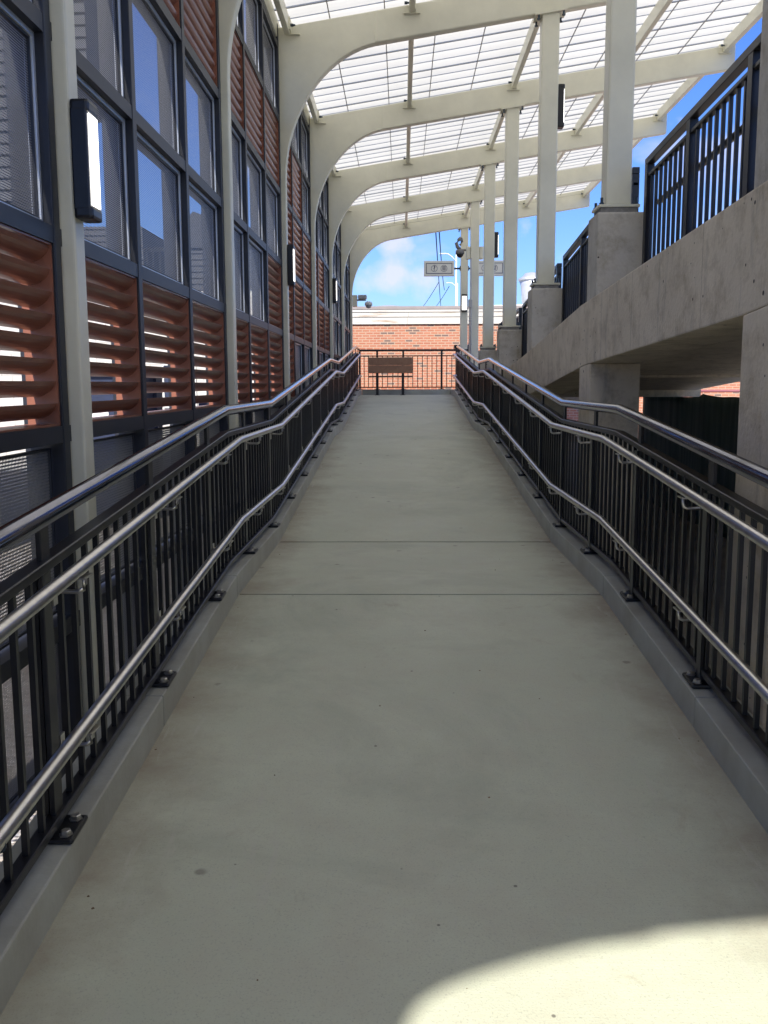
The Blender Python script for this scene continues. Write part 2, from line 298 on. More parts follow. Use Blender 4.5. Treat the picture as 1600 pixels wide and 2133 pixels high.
def gravel():
    m = bpy.data.materials.new('river_gravel'); m.use_nodes = True; t = m.node_tree; b = t.nodes['Principled BSDF']; L = t.links.new
    tc = N(t, 'ShaderNodeTexCoord'); v = N(t, 'ShaderNodeTexVoronoi'); v.inputs['Scale'].default_value = 38; L(tc.outputs['Object'], v.inputs['Vector'])
    r = N(t, 'ShaderNodeValToRGB'); e = r.color_ramp.elements; e[0].color = (.16, .14, .12, 1); e[1].color = (.60, .55, .48, 1)
    for p, c in ((.35, (.40, .36, .30, 1)), (.6, (.33, .27, .22, 1)), (.8, (.45, .44, .42, 1))): q = e.new(p); q.color = c
    sp = N(t, 'ShaderNodeSeparateColor'); L(v.outputs['Color'], sp.inputs[0]); L(sp.outputs[0], r.inputs[0]); L(r.outputs[0], b.inputs['Base Color'])
    b.inputs['Roughness'].default_value = .8
    bp = N(t, 'ShaderNodeBump'); bp.invert = True; bp.inputs['Strength'].default_value = 1; bp.inputs['Distance'].default_value = .02; L(v.outputs['Distance'], bp.inputs['Height']); L(bp.outputs[0], b.inputs['Normal'])
    return m
M['gravel'] = gravel()
M['paving'] = mat('pale_paving', (.42, .40, .36), .85, noise=.25, nscale=2.5, bump=.2)

# ------------------------------------------------------------------ mesh helpers
class MB:
    def __init__(s): s.bm = bmesh.new()
    def box(s, x0, x1, y0, y1, z0, z1, bev=0.):
        m = Matrix.Translation(((x0+x1)/2, (y0+y1)/2, (z0+z1)/2)) @ Matrix.Diagonal((abs(x1-x0), abs(y1-y0), abs(z1-z0), 1))
        r = bmesh.ops.create_cube(s.bm, size=1, matrix=m)
        if bev:
            es = list({e for v in r['verts'] for e in v.link_edges})
            bmesh.ops.bevel(s.bm, geom=es, offset=bev, segments=2, affect='EDGES', profile=.6)
        return s
    def hexa(s, P):      # eight corners: bottom 4 then top 4
        v = [s.bm.verts.new(p) for p in P]
        for q in ((0, 3, 2, 1), (4, 5, 6, 7), (0, 1, 5, 4), (1, 2, 6, 5), (2, 3, 7, 6), (3, 0, 4, 7)): s.bm.faces.new([v[i] for i in q])
        return s
    def sbox(s, x0, x1, y0, y1, zf, d0, d1):   # box that follows a height function of y
        return s.hexa([(x0, y0, zf(y0)+d0), (x1, y0, zf(y0)+d0), (x1, y1, zf(y1)+d0), (x0, y1, zf(y1)+d0),
                       (x0, y0, zf(y0)+d1), (x1, y0, zf(y0)+d1), (x1, y1, zf(y1)+d1), (x0, y1, zf(y1)+d1)])
    def tube(s, pts, r, n=16, caps=True):
        pts = [Vector(p) for p in pts]; rings = []
        for i, p in enumerate(pts):
            d0 = (p-pts[i-1]).normalized() if i else None
            d1 = (pts[i+1]-p).normalized() if i < len(pts)-1 else None
            d = ((d0 or d1)+(d1 or d0)).normalized()
            k = 1/max(.4, d.dot(d1 or d0))
            up = Vector((0, 0, 1)) if abs(d.z) < .95 else Vector((1, 0, 0))
            sd = d.cross(up).normalized(); uu = sd.cross(d).normalized()
            rings.append([s.bm.verts.new(p+sd*math.cos(t)*r*(1)+uu*math.sin(t)*r*k if abs(d.z) < .95 else p+sd*math.cos(t)*r+uu*math.sin(t)*r) for t in [2*math.pi*j/n for j in range(n)]])
        for A, B in zip(rings, rings[1:]):
            for j in range(n):
                fc = s.bm.faces.new((A[j], A[(j+1) % n], B[(j+1) % n], B[j])); fc.smooth = True
        if caps: s.bm.faces.new(rings[0][::-1]); s.bm.faces.new(rings[-1])
        return s
    def sweep(s, xz, ys, close=True):    # cross-section in xz swept along y, ys = list of (y, dz)
        rings = [[s.bm.verts.new((x, y, z+dz)) for x, z in xz] for y, dz in ys]
        n = len(xz)
        for A, B in zip(rings, rings[1:]):
            for j in range(n): s.bm.faces.new((A[j], A[(j+1) % n], B[(j+1) % n], B[j]))
        s.bm.faces.new(rings[0][::-1]); s.bm.faces.new(rings[-1]); return s
    def prism(s, pts, axis, lo, hi):     # polygon extruded; axis 'y': pts are (x,z); 'x': (y,z); 'z': (x,y)
        def P(p, h): return {'y': (p[0], h, p[1]), 'x': (h, p[0], p[1]), 'z': (p[0], p[1], h)}[axis]
        A = [s.bm.verts.new(P(p, lo)) for p in pts]; B = [s.bm.verts.new(P(p, hi)) for p in pts]; n = len(pts)
        s.bm.faces.new(A[::-1]); s.bm.faces.new(B)
        for j in range(n): s.bm.faces.new((A[j], A[(j+1) % n], B[(j+1) % n], B[j]))
        return s
    def lathe(s, prof, c=(0, 0, 0), n=24, axis='z'):
        rings = []
        for r, h in prof:
            ring = []
            for j in range(n):
                t = 2*math.pi*j/n
                p = {'z': (r*math.cos(t), r*math.sin(t), h), 'y': (r*math.cos(t), h, r*math.sin(t)), 'x': (h, r*math.cos(t), r*math.sin(t))}[axis]
                ring.append(s.bm.verts.new(Vector(p)+Vector(c)))
            rings.append(ring)
        for A, B in zip(rings, rings[1:]):
            for j in range(n):
                fc = s.bm.faces.new((A[j], A[(j+1) % n], B[(j+1) % n], B[j])); fc.smooth = n > 8
        s.bm.faces.new(rings[0][::-1]); s.bm.faces.new(rings[-1]); return s
    def bevel(s, w, ang=40, seg=2):
        s.bm.normal_update(); bmesh.ops.recalc_face_normals(s.bm, faces=s.bm.faces)
        es = [e for e in s.bm.edges if len(e.link_faces) == 2 and e.calc_face_angle(0) > R(ang)]
        bmesh.ops.bevel(s.bm, geom=es, offset=w, segments=seg, affect='EDGES', profile=.6); return s
    def data(s, name, m, recalc=True):
        if recalc: bmesh.ops.recalc_face_normals(s.bm, faces=s.bm.faces)
        me = bpy.data.meshes.new(name); s.bm.to_mesh(me); s.bm.free()
        for q in (m if isinstance(m, (list, tuple)) else [m]): me.materials.append(q)
        return me
    def build(s, name, m, parent=None, loc=None):
        return link(name, s.data(name, m), parent, loc)
def link(name, me, parent=None, loc=None, rot=None):
    o = bpy.data.objects.new(name, me); C.objects.link(o)
    if parent is not None: o.parent = parent
    if loc is not None: o.location = loc
    if rot is not None: o.rotation_euler = rot
    return o
def tag(o, label=None, cat=None, group=None, kind=None):
    if label: o['label'] = label
    if cat: o['category'] = cat
    if group: o['group'] = group
    if kind: o['kind'] = kind
    return o
def thing(name, label, cat, loc=(0, 0, 0), group=None, rot=None):
    o = bpy.data.objects.new(name, None); C.objects.link(o); o.location = loc; o.empty_display_size = .2
    if rot: o.rotation_euler = rot
    return tag(o, label, cat, group)
def copy_tree(o, loc, label, parent=None):
    c = o.copy(); C.objects.link(c)
    if parent is None: c.location = loc; c['label'] = label
    else: c.parent = parent
    for ch in list(o.children): copy_tree(ch, None, None, c)
    return c

# ------------------------------------------------------------------ levels
def interp(P):
    def fz(y):
        if y <= P[0][0]: return P[0][1]
        for (a0, b0), (a1, b1) in zip(P, P[1:]):
            if y <= a1: return b0+(b1-b0)*(y-a0)/(a1-a0)
        return P[-1][1]
    return fz
RAMP = [(-0.55, -1.60), (5.07, -1.152), (6.81, -1.152), (12.6, -.692), (14.2, -.692), (19.9, -.238), (21.45, -.238)]
zr = interp(RAMP)
RY = [p[0] for p in RAMP]
UP = [(-5.6, 1.40), (3.4, .70), (6.8, .55), (8.4, .415), (10, .285), (12.6, .11), (14.2, .10), (19.9, -.12)]
ub = None
zu = interp(UP)
UY = [p[0] for p in UP]
ub = interp([(-5.6, .98), (3.58, .25), (6.65, .125), (8.53, -.035), (12.6, -.36), (19.9, -.8)])
XL, XR = -.904, 1.096
GZ = -1.62

# ------------------------------------------------------------------ ground and ramp
g = MB().box(-600, 600, -600, 900, GZ-.3, GZ-.008); o = g.build('ground', M['asphalt']); tag(o, kind='structure')
o = MB().box(-9, -1.0, -9, 17.6, GZ-.05, GZ).build('gravel', M['gravel']); tag(o, 'pale sunlit gravel bed behind the dark screen wall', 'gravel', kind='stuff')
o = MB().box(-.95, 30, -14, 25.9, GZ-.05, GZ).build('pavement', M['paving']); tag(o, kind='structure')

def slabs():
    b = MB()
    cuts = [-0.55, 5.07, 6.81, 12.6, 14.2, 19.9, 21.45]
    GAP = {6.81: .019, 5.07: .012, 12.6: .012}
    for y0, y1 in zip(cuts, cuts[1:]):
        j0, j1 = GAP.get(y0, .006), GAP.get(y1, .006)
        b.hexa([(XL-.01, y0+j0, GZ+.001), (XR+.01, y0+j0, GZ+.001), (XR+.01, y1-j1, GZ+.001), (XL-.01, y1-j1, GZ+.001),
                (XL-.01, y0+j0, zr(y0)), (XR+.01, y0+j0, zr(y0)), (XR+.01, y1-j1, zr(y1)), (XL-.01, y1-j1, zr(y1))])
    b.box(1.10, 3.6, 19.95, 21.45, -.5, -.239)
    return b.bevel(.002, 60, 1)
ramp = tag(slabs().build('ramp', M['floor']), kind='structure')
cuts = [-0.55, 3.4, 5.02, 6.9, 9.6, 12.6, 14.2, 17.0, 19.9, 21.3]
for x0, x1, s in ((-1.065, XL, 1), (XR, 1.255, -1)):
    for y0, y1 in zip(cuts, cuts[1:]):
        ys = [y0+.002]+[q for q in RY if y0+.01 < q < y1-.01]+[y1-.002]
        b = MB()
        rings = []
        for y in ys:
            rings.append([b.bm.verts.new(p) for p in ((x0, y, GZ+.002), (x1, y, GZ+.002), (x1, y, zr(y)+.12), (x0, y, zr(y)+.12))])
        for A, B in zip(rings, rings[1:]):
            for j in range(4): b.bm.faces.new((A[j], A[(j+1) % 4], B[(j+1) % 4], B[j]))
        b.bm.faces.new(rings[0][::-1]); b.bm.faces.new(rings[-1])
        b.bevel(.006, 50, 2).build('kerb', M['kerb'], ramp)
MB().box(XL+.002, 1.7, 21.32, 21.46, -.5, -.238+.12).bevel(.006).build('kerb', M['kerb'], ramp)

# crumbs of dry leaf and grit gathered on the slab
random.seed(11)
b = MB()
for i in range(70):
    side = random.choice((-1, 1, 0)); y = random.uniform(1.8, 16)
    x = random.uniform(XL+.05, XR-.05) if side == 0 else ((XL+abs(random.gauss(.02, .05))) if side < 0 else (XR-abs(random.gauss(.02, .05))))
    if not XL+.01 < x < XR-.01: continue
    r0 = random.uniform(.002, .0055); n = random.randint(5, 7); a0 = random.random()*6
    P = [(x+r0*random.uniform(.5, 1.2)*math.cos(a0+6.283*k/n), y+r0*random.uniform(.5, 1.2)*math.sin(a0+6.283*k/n)) for k in range(n)]
    lo = [b.bm.verts.new((p[0], p[1], zr(p[1])+.0006)) for p in P]; hi = [b.bm.verts.new((x+(p[0]-x)*.7, y+(p[1]-y)*.7, zr(p[1])+.0006+r0*.35)) for p in P]
    b.bm.faces.new(lo[::-1]); b.bm.faces.new(hi)
    for k in range(n): b.bm.faces.new((lo[k], lo[(k+1) % n], hi[(k+1) % n], hi[k]))
M['grit'] = mat('dry_brown_crumbs', (.17, .115, .07), .9, noise=.5, nscale=9)
tag(b.build('leaf_litter', M['grit']), 'tiny dry leaf crumbs and grit scattered on the ramp', 'leaf litter', kind='stuff')

# ------------------------------------------------------------------ steel canopy
SL = .157
ztop = lambda x: 3.41+SL*(x+1.18)
zbot = lambda x: 3.262+SL*(x+.24)
ARCH_Y = [3.40+3.1*n for n in range(-2, 7)]
canopy = thing('canopy', 'cream steel canopy of curved arches and milky roof sheets over the ramp', 'canopy', (0, 0, 0))
inner = [(-1.14, GZ), (-1.14, .4), (-1.14, 1.5)]
for q in range(0, 19):
    th = q/18*math.pi/2
    inner.append((-.24-.90*math.cos(th), 2.15+1.112*math.sin(th)-.157*.90*math.cos(th)))
knee = MB(); knee.prism([(-1.20, GZ)]+inner+[(-.24, ztop(-.24)-.001), (-1.20, ztop(-1.20))], 'y', -.05, .05)
knee_me = knee.bevel(.012, 50, 3).data('arch_knee', M['cream'])
inner2 = [(-.82, GZ), (-.82, 2.0), (-.82, 2.88), (-.815, 2.95), (-.80, 3.005), (-.748, 3.06), (-.66, 3.11), (-.54, 3.165), (-.41, 3.21), (-.24, 3.245)]  # unseen first arch: inner corner shaped to cast the rounded sun patch edge
kn2 = MB(); kn2.prism([(-1.20, GZ)]+inner2+[(-.24, ztop(-.24)-.001), (-1.20, ztop(-1.20))], 'y', -.05, .05)
knee2_me = kn2.bevel(.012, 50, 3).data('unseen_shadow_knee', M['cream'])
bm_ = MB(); bm_.prism([(-.26, zbot(-.26)), (4.24, zbot(4.24)), (4.24, ztop(4.24)), (-.26, ztop(-.26))], 'y', -.056, .056)
beam_me = bm_.bevel(.02, 50, 4).data('beam', M['cream'])
PUR = [-1.10, .10, 1.43, 2.80, 4.10]
def bracket(px):
    z = ztop(px); cl = MB()
    if px > -1:
        cl.box(px+.027, px+.036, -.16, .16, z-.085, z+.03)
        cl.box(px-.08, px+.08, -.088, .088, z-.098, z-.0905)
    else:
        cl.box(-1.075, -1.06, -.18, .18, z-.07, z+.04); cl.box(-1.10, -.98, -.085, .085, z-.088, z-.080)
    return cl.data('purlin_bracket', M['cream'])
def pbolt(px):
    x0 = px-.072 if px > -1 else px+.04
    return MB().lathe([(.014, .0), (.014, .028), (.009, .029), (.009, .045)], (x0, 0, ztop(px)-.02), 6, 'x').data('purlin_bolt', M['darkbolt'])
BR = [(bracket(px), pbolt(px)) for px in PUR]
col_tops = {}
for y in ARCH_Y:
    k = link('arch_frame', knee2_me if y < -2 else knee_me, canopy, (0, y, 0)); link('beam', beam_me, k); 
    for q, (bm1, bm2) in enumerate(BR):
        link('purlin_bracket', bm1, k)
        for yy in (-.125, .125): link('purlin_bolt', bm2, k, (0, yy, 0))
for px in PUR:
    w = .027
    for y0, y1 in zip(ARCH_Y, ARCH_Y[1:]):
        z = ztop(px)
        MB().box(px-w, px+w, y0+.074, y1-.074, z-.088, z+.062, .006).build('purlin', M['cream'], canopy)
# fascia / eaves angle along the wall
MB().box(-1.215, -1.19, -2.95, 22.15, 3.30, ztop(-1.2)+.07).box(4.15, 4.235, -2.95, 22.15, ztop(4.2)+.003, ztop(4.2)+.06).build('fascia', M['cream'], canopy)

# roof sheets: clapboard-lapped translucent strips with seam ribs
XS = [-1.24, -.70, -.165, .36, .90, 1.43, 1.97, 2.50, 3.03, 3.57, 4.10, 4.30]
PIT = .2755
def sheet(y0, n):
    b = MB(); rows = []
    for i in range(n):
        ya = y0+i*PIT
        for t, dz in ((0, .0), (.2, .012), (.45, .017), (.75, .0155), (.985, .010)):
            rows.append((ya+t*PIT, dz))
    rows.append((y0+n*PIT, 0.))
    vs = [[b.bm.verts.new((x, y, ztop(x)+.066+dz)) for x in (XS[0], 1.5, XS[-1])] for y, dz in rows]
    for A, B in zip(vs, vs[1:]):
        for j in range(2):
            f_ = b.bm.faces.new((A[j], A[j+1], B[j+1], B[j])); f_.smooth = False
    return b
RY0 = -2.27-.8265; nsheet = 31
for i in range(nsheet):
    y0 = RY0+i*.8265
    if y0 > 22.1-.4: break
    sh = sheet(y0, 3 if y0+.8265 < 22.3 else 1); me = sh.data('roof_sheet', M['sheet'], False); o = link('roof_sheet', me, canopy)
    b = MB(); w = .0045
    b.hexa([(XS[0], y0-w, ztop(XS[0])+.058), (XS[-1], y0-w, ztop(XS[-1])+.058), (XS[-1], y0+w, ztop(XS[-1])+.058), (XS[0], y0+w, ztop(XS[0])+.058),
            (XS[0], y0-w, ztop(XS[0])+.064), (XS[-1], y0-w, ztop(XS[-1])+.064), (XS[-1], y0+w, ztop(XS[-1])+.064), (XS[0], y0+w, ztop(XS[0])+.064)])
    b.build('seam_rib', M['seam'], o)
for x in XS[1:-2]:
    MB().box(x-.005, x+.005, -2.9, 22.0, ztop(x)+.055, ztop(x)+.0655).build('glazing_bar', M['seam'], canopy)
for ya_, yb_ in ((21.945, 22.056), (-2.95, -2.85)):
    MB().hexa([(-1.2, ya_, ztop(-1.2)+.001), (4.24, ya_, ztop(4.24)+.001), (4.24, yb_, ztop(4.24)+.001), (-1.2, yb_, ztop(-1.2)+.001),
               (-1.2, ya_, ztop(-1.2)+.090), (4.24, ya_, ztop(4.24)+.090), (4.24, yb_, ztop(4.24)+.090), (-1.2, yb_, ztop(-1.2)+.090)]).build('end_closure', M['cream'], canopy)
# right-hand columns with base plates
def plinth_top(n): return {-2: 1.92, -1: 1.66, 0: 1.38, 1: 1.11, 2: .93, 3: .705, 4: .55}.get(n)
CX = 1.428
bolt1 = MB().lathe([(.017, 0), (.017, .012), (.010, .013), (.010, .045)], (0, 0, 0), 6).data('anchor_bolt', M['darkbolt'])
for n in range(-2, 7):
    y = 3.40+3.1*n
    zb = plinth_top(n)
    zb = (zb+.055) if zb is not None else (-.238 if n == 5 else GZ)
    zt = zbot(CX)
    c = MB().box(CX-.084, CX+.084, -.084, .084, zb, zt-.012, .014).build('column', M['cream'], canopy, (0, y, 0))
    MB().box(CX-.135, CX+.135, -.12, .12, zb-.018, zb, .003).build('base_plate', M['cream'], c)
    MB().box(CX-.12, CX+.12, -.11, .11, zb-.055, zb-.0185).build('grout_bed', M['grout'], c)
    for sx in (-1, 1):
        for q in (-1, 1): link('anchor_bolt', bolt1, c, (CX+sx*.112, q*.095, zb))
    MB().hexa([(CX-.15, -.11, zbot(CX-.15)-.022), (CX+.15, -.11, zbot(CX+.15)-.022), (CX+.15, .11, zbot(CX+.15)-.022), (CX-.15, .11, zbot(CX-.15)-.022),
               (CX-.15, -.11, zbot(CX-.15)-.004), (CX+.15, -.11, zbot(CX+.15)-.004), (CX+.15, .11, zbot(CX+.15)-.004), (CX-.15, .11, zbot(CX-.15)-.004)]).build('cap_plate', M['cream'], c)
    for sx in (-1, 1):
        for q in (-1, 1):
            xx = CX+sx*.118
            link('cap_bolt', bolt1, c, (xx, q*.088, zbot(xx)-.065))

# ------------------------------------------------------------------ left screen wall
XW = -1.185
wall = thing('screen_wall', 'tall black framed screen wall of windows and brown louvres beside the ramp', 'wall', (0, 0, 0))
K0, K1 = -6, 18
my = lambda k: 3.30+1.033*k
ZR = [-.17+.68*i for i in range(-1, 6)]       # -0.85 .. 3.23
BOT = -1.34
ZL = [BOT]+ZR
for k in range(K0, K1+1):
    w = .031
    MB().box(XW-.14, XW, my(k)-w, my(k)+w, -1.62, 3.42, .004).build('mullion', M['blackwall'], wall)
for i, z in enumerate(ZL):
    for k in range(K0, K1):
        wa = wb = .0312
        MB().box(XW-.18, XW-.002, my(k)+wa, my(k+1)-wb, z-.029, z+.029).build('transom', M['blackwall'], wall) if k % 3 == 0 and False else None
    # one transom per bay of three panels
    for kb in range(K0, K1, 3):
        b = MB()
        for k in range(kb, kb+3):
            wa = wb = .0312
            b.box(XW-.125, XW-.003, my(k)+wa, my(k+1)-wb, z-.029, z+.029)
        b.build('transom', M['blackwall'], wall)
PW = 1.033-.065; PH = .68-.060
def ring(b, y0, y1, z0, z1, t, x0, x1):
    b.box(x0, x1, y0, y1, z0, z0+t); b.box(x0, x1, y0, y1, z1-t, z1)
    b.box(x0, x1, y0, y0+t, z0+t, z1-t); b.box(x0, x1, y1-t, y1, z0+t, z1-t); return b
hy, hz = PW/2, PH/2
frame_me = ring(MB(), -hy, hy, -hz, hz, .017, -.064, -.034).data('frame', M['alu'])
sub_me = ring(MB(), -hy+.0175, hy-.0175, -hz+.0175, hz-.0175, .008, -.060, -.042).data('frame', M['blackwall'])
pane_me = MB().box(-.052, -.051, -hy+.02, hy-.02, -hz+.02, hz-.02).data('pane', M['pane'])
mesh_me = MB().box(-.052, -.051, -hy+.02, hy-.02, -hz+.02, hz-.02).data('mesh_panel', M['mesh'])
lf = ring(MB(), -hy, hy, -hz, hz, .006, -.122, -.010)
louvf_me = lf.data('casing', M['louvre'])
def blades():
    b = MB(); nb = 8; sp = (2*hz-.012)/nb
    prof = []
    # scoop: inner lip high, curling down and outwards
    for t in range(8):
        a_ = t/7*math.pi/2
        prof.append((-.030-.118*math.sin(a_*.98)**1.0 if False else -.030-.118*(1-math.cos(a_)), -.052*math.sin(a_)))
    inn = [(-.018-.078*(t/7)**1.5, -.050*math.sin(t/7*math.pi/2)) for t in range(8)]
    for i in range(nb):
        zt = -hz+.006+sp*(i+1)-.004
        up_ = [(x, zt+z) for x, z in inn]; lo = [(x-.001, zt+z-.004) for x, z in inn]
        b.prism(up_+lo[::-1], 'y', -hy+.0065, hy-.0065)
    for f_ in b.bm.faces: f_.smooth = True
    return b
blade_me = blades().data('blades', M['louvre'])
try:
    for p in blade_me.polygons: p.use_smooth = False
except Exception: pass
# row types per bay (row 0 = louvre band by the rail ... row 4 = top), 'L' louvre, 'W' window
PAT = {-2: ['LLL', 'WWW', 'WWW', 'LLL', 'WWW'], -1: ['LLL', 'WWW', 'WWW', 'LLL', 'WWW'], 0: ['LLL', 'WWW', 'WWW', 'WLL', 'WWW'],
       1: ['LLL', 'WWL', 'WWW', 'LLL', 'WWW'], 2: ['LWW', 'LLL', 'LLL', 'LLW', 'WWW'], 3: ['WWW', 'LLL', 'LLW', 'WWW', 'WWW'],
       4: ['WWW', 'WWW', 'WWW', 'WWW', 'WWW'], 5: ['WWW', 'WWW', 'WWW', 'WWW', 'WWW']}
for k in range(K0, K1):
    bay, j = k//3, k % 3
    yc = (my(k)+my(k+1))/2
    for row in range(5):
        zc = (ZL[row+2]+ZL[row+3])/2
        if PAT[bay][row][j] == 'L':
            p = link('louvre_panel', louvf_me, wall, (XW, yc, zc)); link('louvre_blades', blade_me, p)
        else:
            p = link('window', frame_me, wall, (XW, yc, zc)); link('sash', sub_me, p)
            link('pane', pane_me if row or bay < 2 else mesh_me, p)
    for row, (z0, z1) in enumerate(((ZL[0], ZL[1]), (ZL[1], ZL[2]))):
        s = ((z1-z0)-.060)/PH
        p = link('screen_panel', mesh_me, wall, (XW, yc, (z0+z1)/2)); p.scale.z = s
        q = link('screen_frame', sub_me, p)

# ------------------------------------------------------------------ guard rails of the lower ramp
def guard(name, label, X, sgn, xb0, xb1):
    """X = line of the posts; sgn = +1 handrails towards +x"""
    root = thing(name, label, 'railing', (X, 0, 0), 'railings along the lower ramp')
    off = Vector((-X, 0, 0))
    Y0, Y1 = -.45, 20.0
    def path(h, x, y0=Y0, y1=Y1, sh=0.):
        ys = [y0]+[q for q in (5.07+sh, 6.81+sh, 12.6+sh, 14.2+sh, 19.9+sh) if y0 < q < y1]+[y1]
        return [(x-X, y, zr(y-sh)+h) for y in ys]
    xh = X+sgn*.085
    Ye = 21.25
    top = path(1.012, X, Y0, Ye) if sgn > 0 else path(1.012, X, Y0, 19.95)
    MB().tube(top, .029, 20).build('top_rail', M['polished'], root)
    for h in (.855, .415):
        p = path(h, xh, Y0-.3, 20.2); p = p[:-1]+[(xh-X, 20.05, zr(20)+h), (xh-X-sgn*.03, 20.12, zr(20)+h), (X-X+sgn*.01, 20.16, zr(20)+h)]
        MB().tube(p, .0195, 18).build('handrail', M['steel'], root)
    for h in (.855, .415):
        for y in (1.9, 4.1, 8.3, 10.5, 16.2):
            z_ = zr(y)+h; MB().tube([(xh-X, y-.002, zr(y-.002)+h), (xh-X, y+.002, zr(y+.002)+h)], .0201, 18).build('splice_ring', M['darkbolt'], root)
    def strip(h, t, w, nm):
        ys = [q for q in [Y0]+[5.07, 6.81, 12.6, 14.2, 19.9]+([Ye] if sgn > 0 else [19.95]) ]
        b = MB(); rings = [[b.bm.verts.new(p) for p in ((-w, y, zr(y)+h-t), (w, y, zr(y)+h-t), (w, y, zr(y)+h+t), (-w, y, zr(y)+h+t))] for y in ys]
        for A, B in zip(rings, rings[1:]):
            for j in range(4): b.bm.faces.new((A[j], A[(j+1) % 4], B[(j+1) % 4], B[j]))
        b.bm.faces.new(rings[0][::-1]); b.bm.faces.new(rings[-1]); b.bevel(.003, 50, 1).build(nm, M['black'], root)
    strip(.885, .014, .024, 'upper_rail'); strip(.170, .014, .020, 'bottom_rail'); 
    plate = MB(); plate.box(-.056, .066, -.068, .068, 0, .016, .008)
    plate_me = plate.data('base_plate', M['black'])
    bolt_me = MB().lathe([(.020, 0), (.020, .003), (.0145, .0035), (.0145, .013), (.012, .015)], (0, 0, 0), 6).data('bolt', M['bolt'])
    brk = MB(); brk.tube([(0, 0, -.055), (.02*sgn, 0, -.062), (.066*sgn, 0, -.062), (.080*sgn, 0, -.055), (.085*sgn, 0, -.040), (.085*sgn, 0, -.018)], .0065, 8)
    brk.box(-.004 if sgn > 0 else -.001, .001 if sgn > 0 else .004, -.016, .016, -.10, -.03)
    brk.box(.085*sgn-.012, .085*sgn+.012, -.035, .035, -.022, -.017)
    brk_me = brk.data('handrail_bracket', M['steel'])
    k = 0; ys = []
    y = 3.54-1.08*3
    while y < (Ye if sgn > 0 else 20.0): ys.append(y); y += 1.08
    for y in ys:
        z = zr(y)+.12
        p = MB().box(-.0075, .0075, -.030, .030, z+.014, zr(y)+.985, .002).box(-.024, -.012, -.024, .024, z+.014, zr(y)+.86).box(-.012, -.0076, -.01, .01, z+.1, z+.7).build('post', M['black'], root, (0, y, 0))
        link('base_plate', plate_me, p, (0.0*sgn+(0 if sgn > 0 else -.01), 0, z+.001), (math.atan(.08) if 0 < 1 and (zr(y+.3)-zr(y-.3)) > .03 else 0, 0, 0))
        for q in (-1, 1): link('bolt', bolt_me, p, (sgn*.038, q*.040, z+.0155+q*.040*(.08 if (zr(y+.3)-zr(y-.3)) > .03 else 0)))
        if y < 20:
            for h in (.855, .415): link('handrail_bracket', brk_me, p, (.008*sgn, .05, zr(y+.05)+h))
    for y0, y1 in zip(ys, ys[1:]):
        b = MB(); n = 9
        for i in range(1, n+1):
            yy = y0+(y1-y0)*i/(n+1)
            b.box(-.008, .008, yy-y0-.008, yy-y0+.008, zr(yy)+.184, zr(yy)+.872)
        b.build('picket_panel', M['black'], root, (0, y0, 0))
    b = MB(); yy = ys[0]-.108
    while yy > Y0+.02: b.box(-.008, .008, yy-.008, yy+.008, zr(yy)+.184, zr(yy)+.872); yy -= .108
    b.build('picket_panel', M['black'], root)
    return root
guard('guard_rail', 'black picket railing with steel handrails in front of the louvred screen wall', -.965, 1, -1.065, XL)
guard('guard_rail', 'black picket railing with steel handrails beside the concrete wall', 1.172, -1, XR, 1.255)

# end guard across the top of the ramp
eg = thing('guard_rail', 'black picket railing across the top landing behind the bench', 'railing', (0, 21.38, -.118))
z0 = 0.; H = .872
MB().box(-.96, 1.72, -.025, .025, H-.022, H+.022, .008).build('top_rail', M['black'], eg)
MB().box(-.96, 1.72, -.012, .012, H-.135, H-.113).build('upper_rail', M['black'], eg)
MB().box(-.96, 1.72, -.012, .012, .035, .057).build('bottom_rail', M['black'], eg)
for x in (-.95, -.557, .03, .896, 1.70): 
    p = MB().box(x-.022, x+.022, -.022, .022, 0.008, H-.022).build('post', M['black'], eg)
    MB().box(x-.06, x+.06, -.05, .05, 0.001, .012).build('base_plate', M['black'], p)
for x0, x1 in ((-.95, -.557), (-.557, .03), (.03, .896), (.896, 1.70)):
    n = max(2, round((x1-x0)/.108)); b = MB()
    for i in range(1, n): xx = x0+(x1-x0)*i/n; b.box(xx-.008, xx+.008, -.008, .008, .057, H-.135)
    b.build('picket_panel', M['black'], eg)

# ------------------------------------------------------------------ concrete wall of the upper ramp
X0, X1 = 1.27, 1.61
cw = thing('concrete_wall', 'rough grey concrete wall with square openings carrying the upper ramp', 'wall', (X0, 0, 0))
def swp(b, x0, x1, ylist, zlo, zhi):
    rings = [[b.bm.verts.new(p) for p in ((x0, y, zlo(y)), (x1, y, zlo(y)), (x1, y, zhi(y)), (x0, y, zhi(y)))] for y in ylist]
    for A, B in zip(rings, rings[1:]):
        for j in range(4): b.bm.faces.new((A[j], A[(j+1) % 4], B[(j+1) % 4], B[j]))
    b.bm.faces.new(rings[0][::-1]); b.bm.faces.new(rings[-1]); return b
yl = [-5.6, -3, 0, 3.4, 3.58, 5, 6.65, 6.8, 8.4, 8.53, 10, 12.6, 14.2, 17, 19.85]
b = swp(MB(), 0, X1-X0, yl, ub, zu); b.bevel(.008, 50, 2).build('beam', M['concrete'], cw)
for n in range(-3, 5):
    yc = 3.39+3.1*n if n != 1 else 6.61
    b = swp(MB(), 0.0, X1-X0, [yc-.19, yc, yc+.19], lambda y: GZ, lambda y: ub(y)-.0005)
    b.bevel(.008, 50, 2).build('pier', M['concrete'], cw)
for n in range(-2, 5):
    y = 3.40+3.1*n; zt = plinth_top(n)
    b = MB()
    b.box(.012, .360, y-.15, y+.17, zu(y+.17)-.02, zt); b.bevel(.012, 50, 2).build('plinth', M['plinth'], cw)
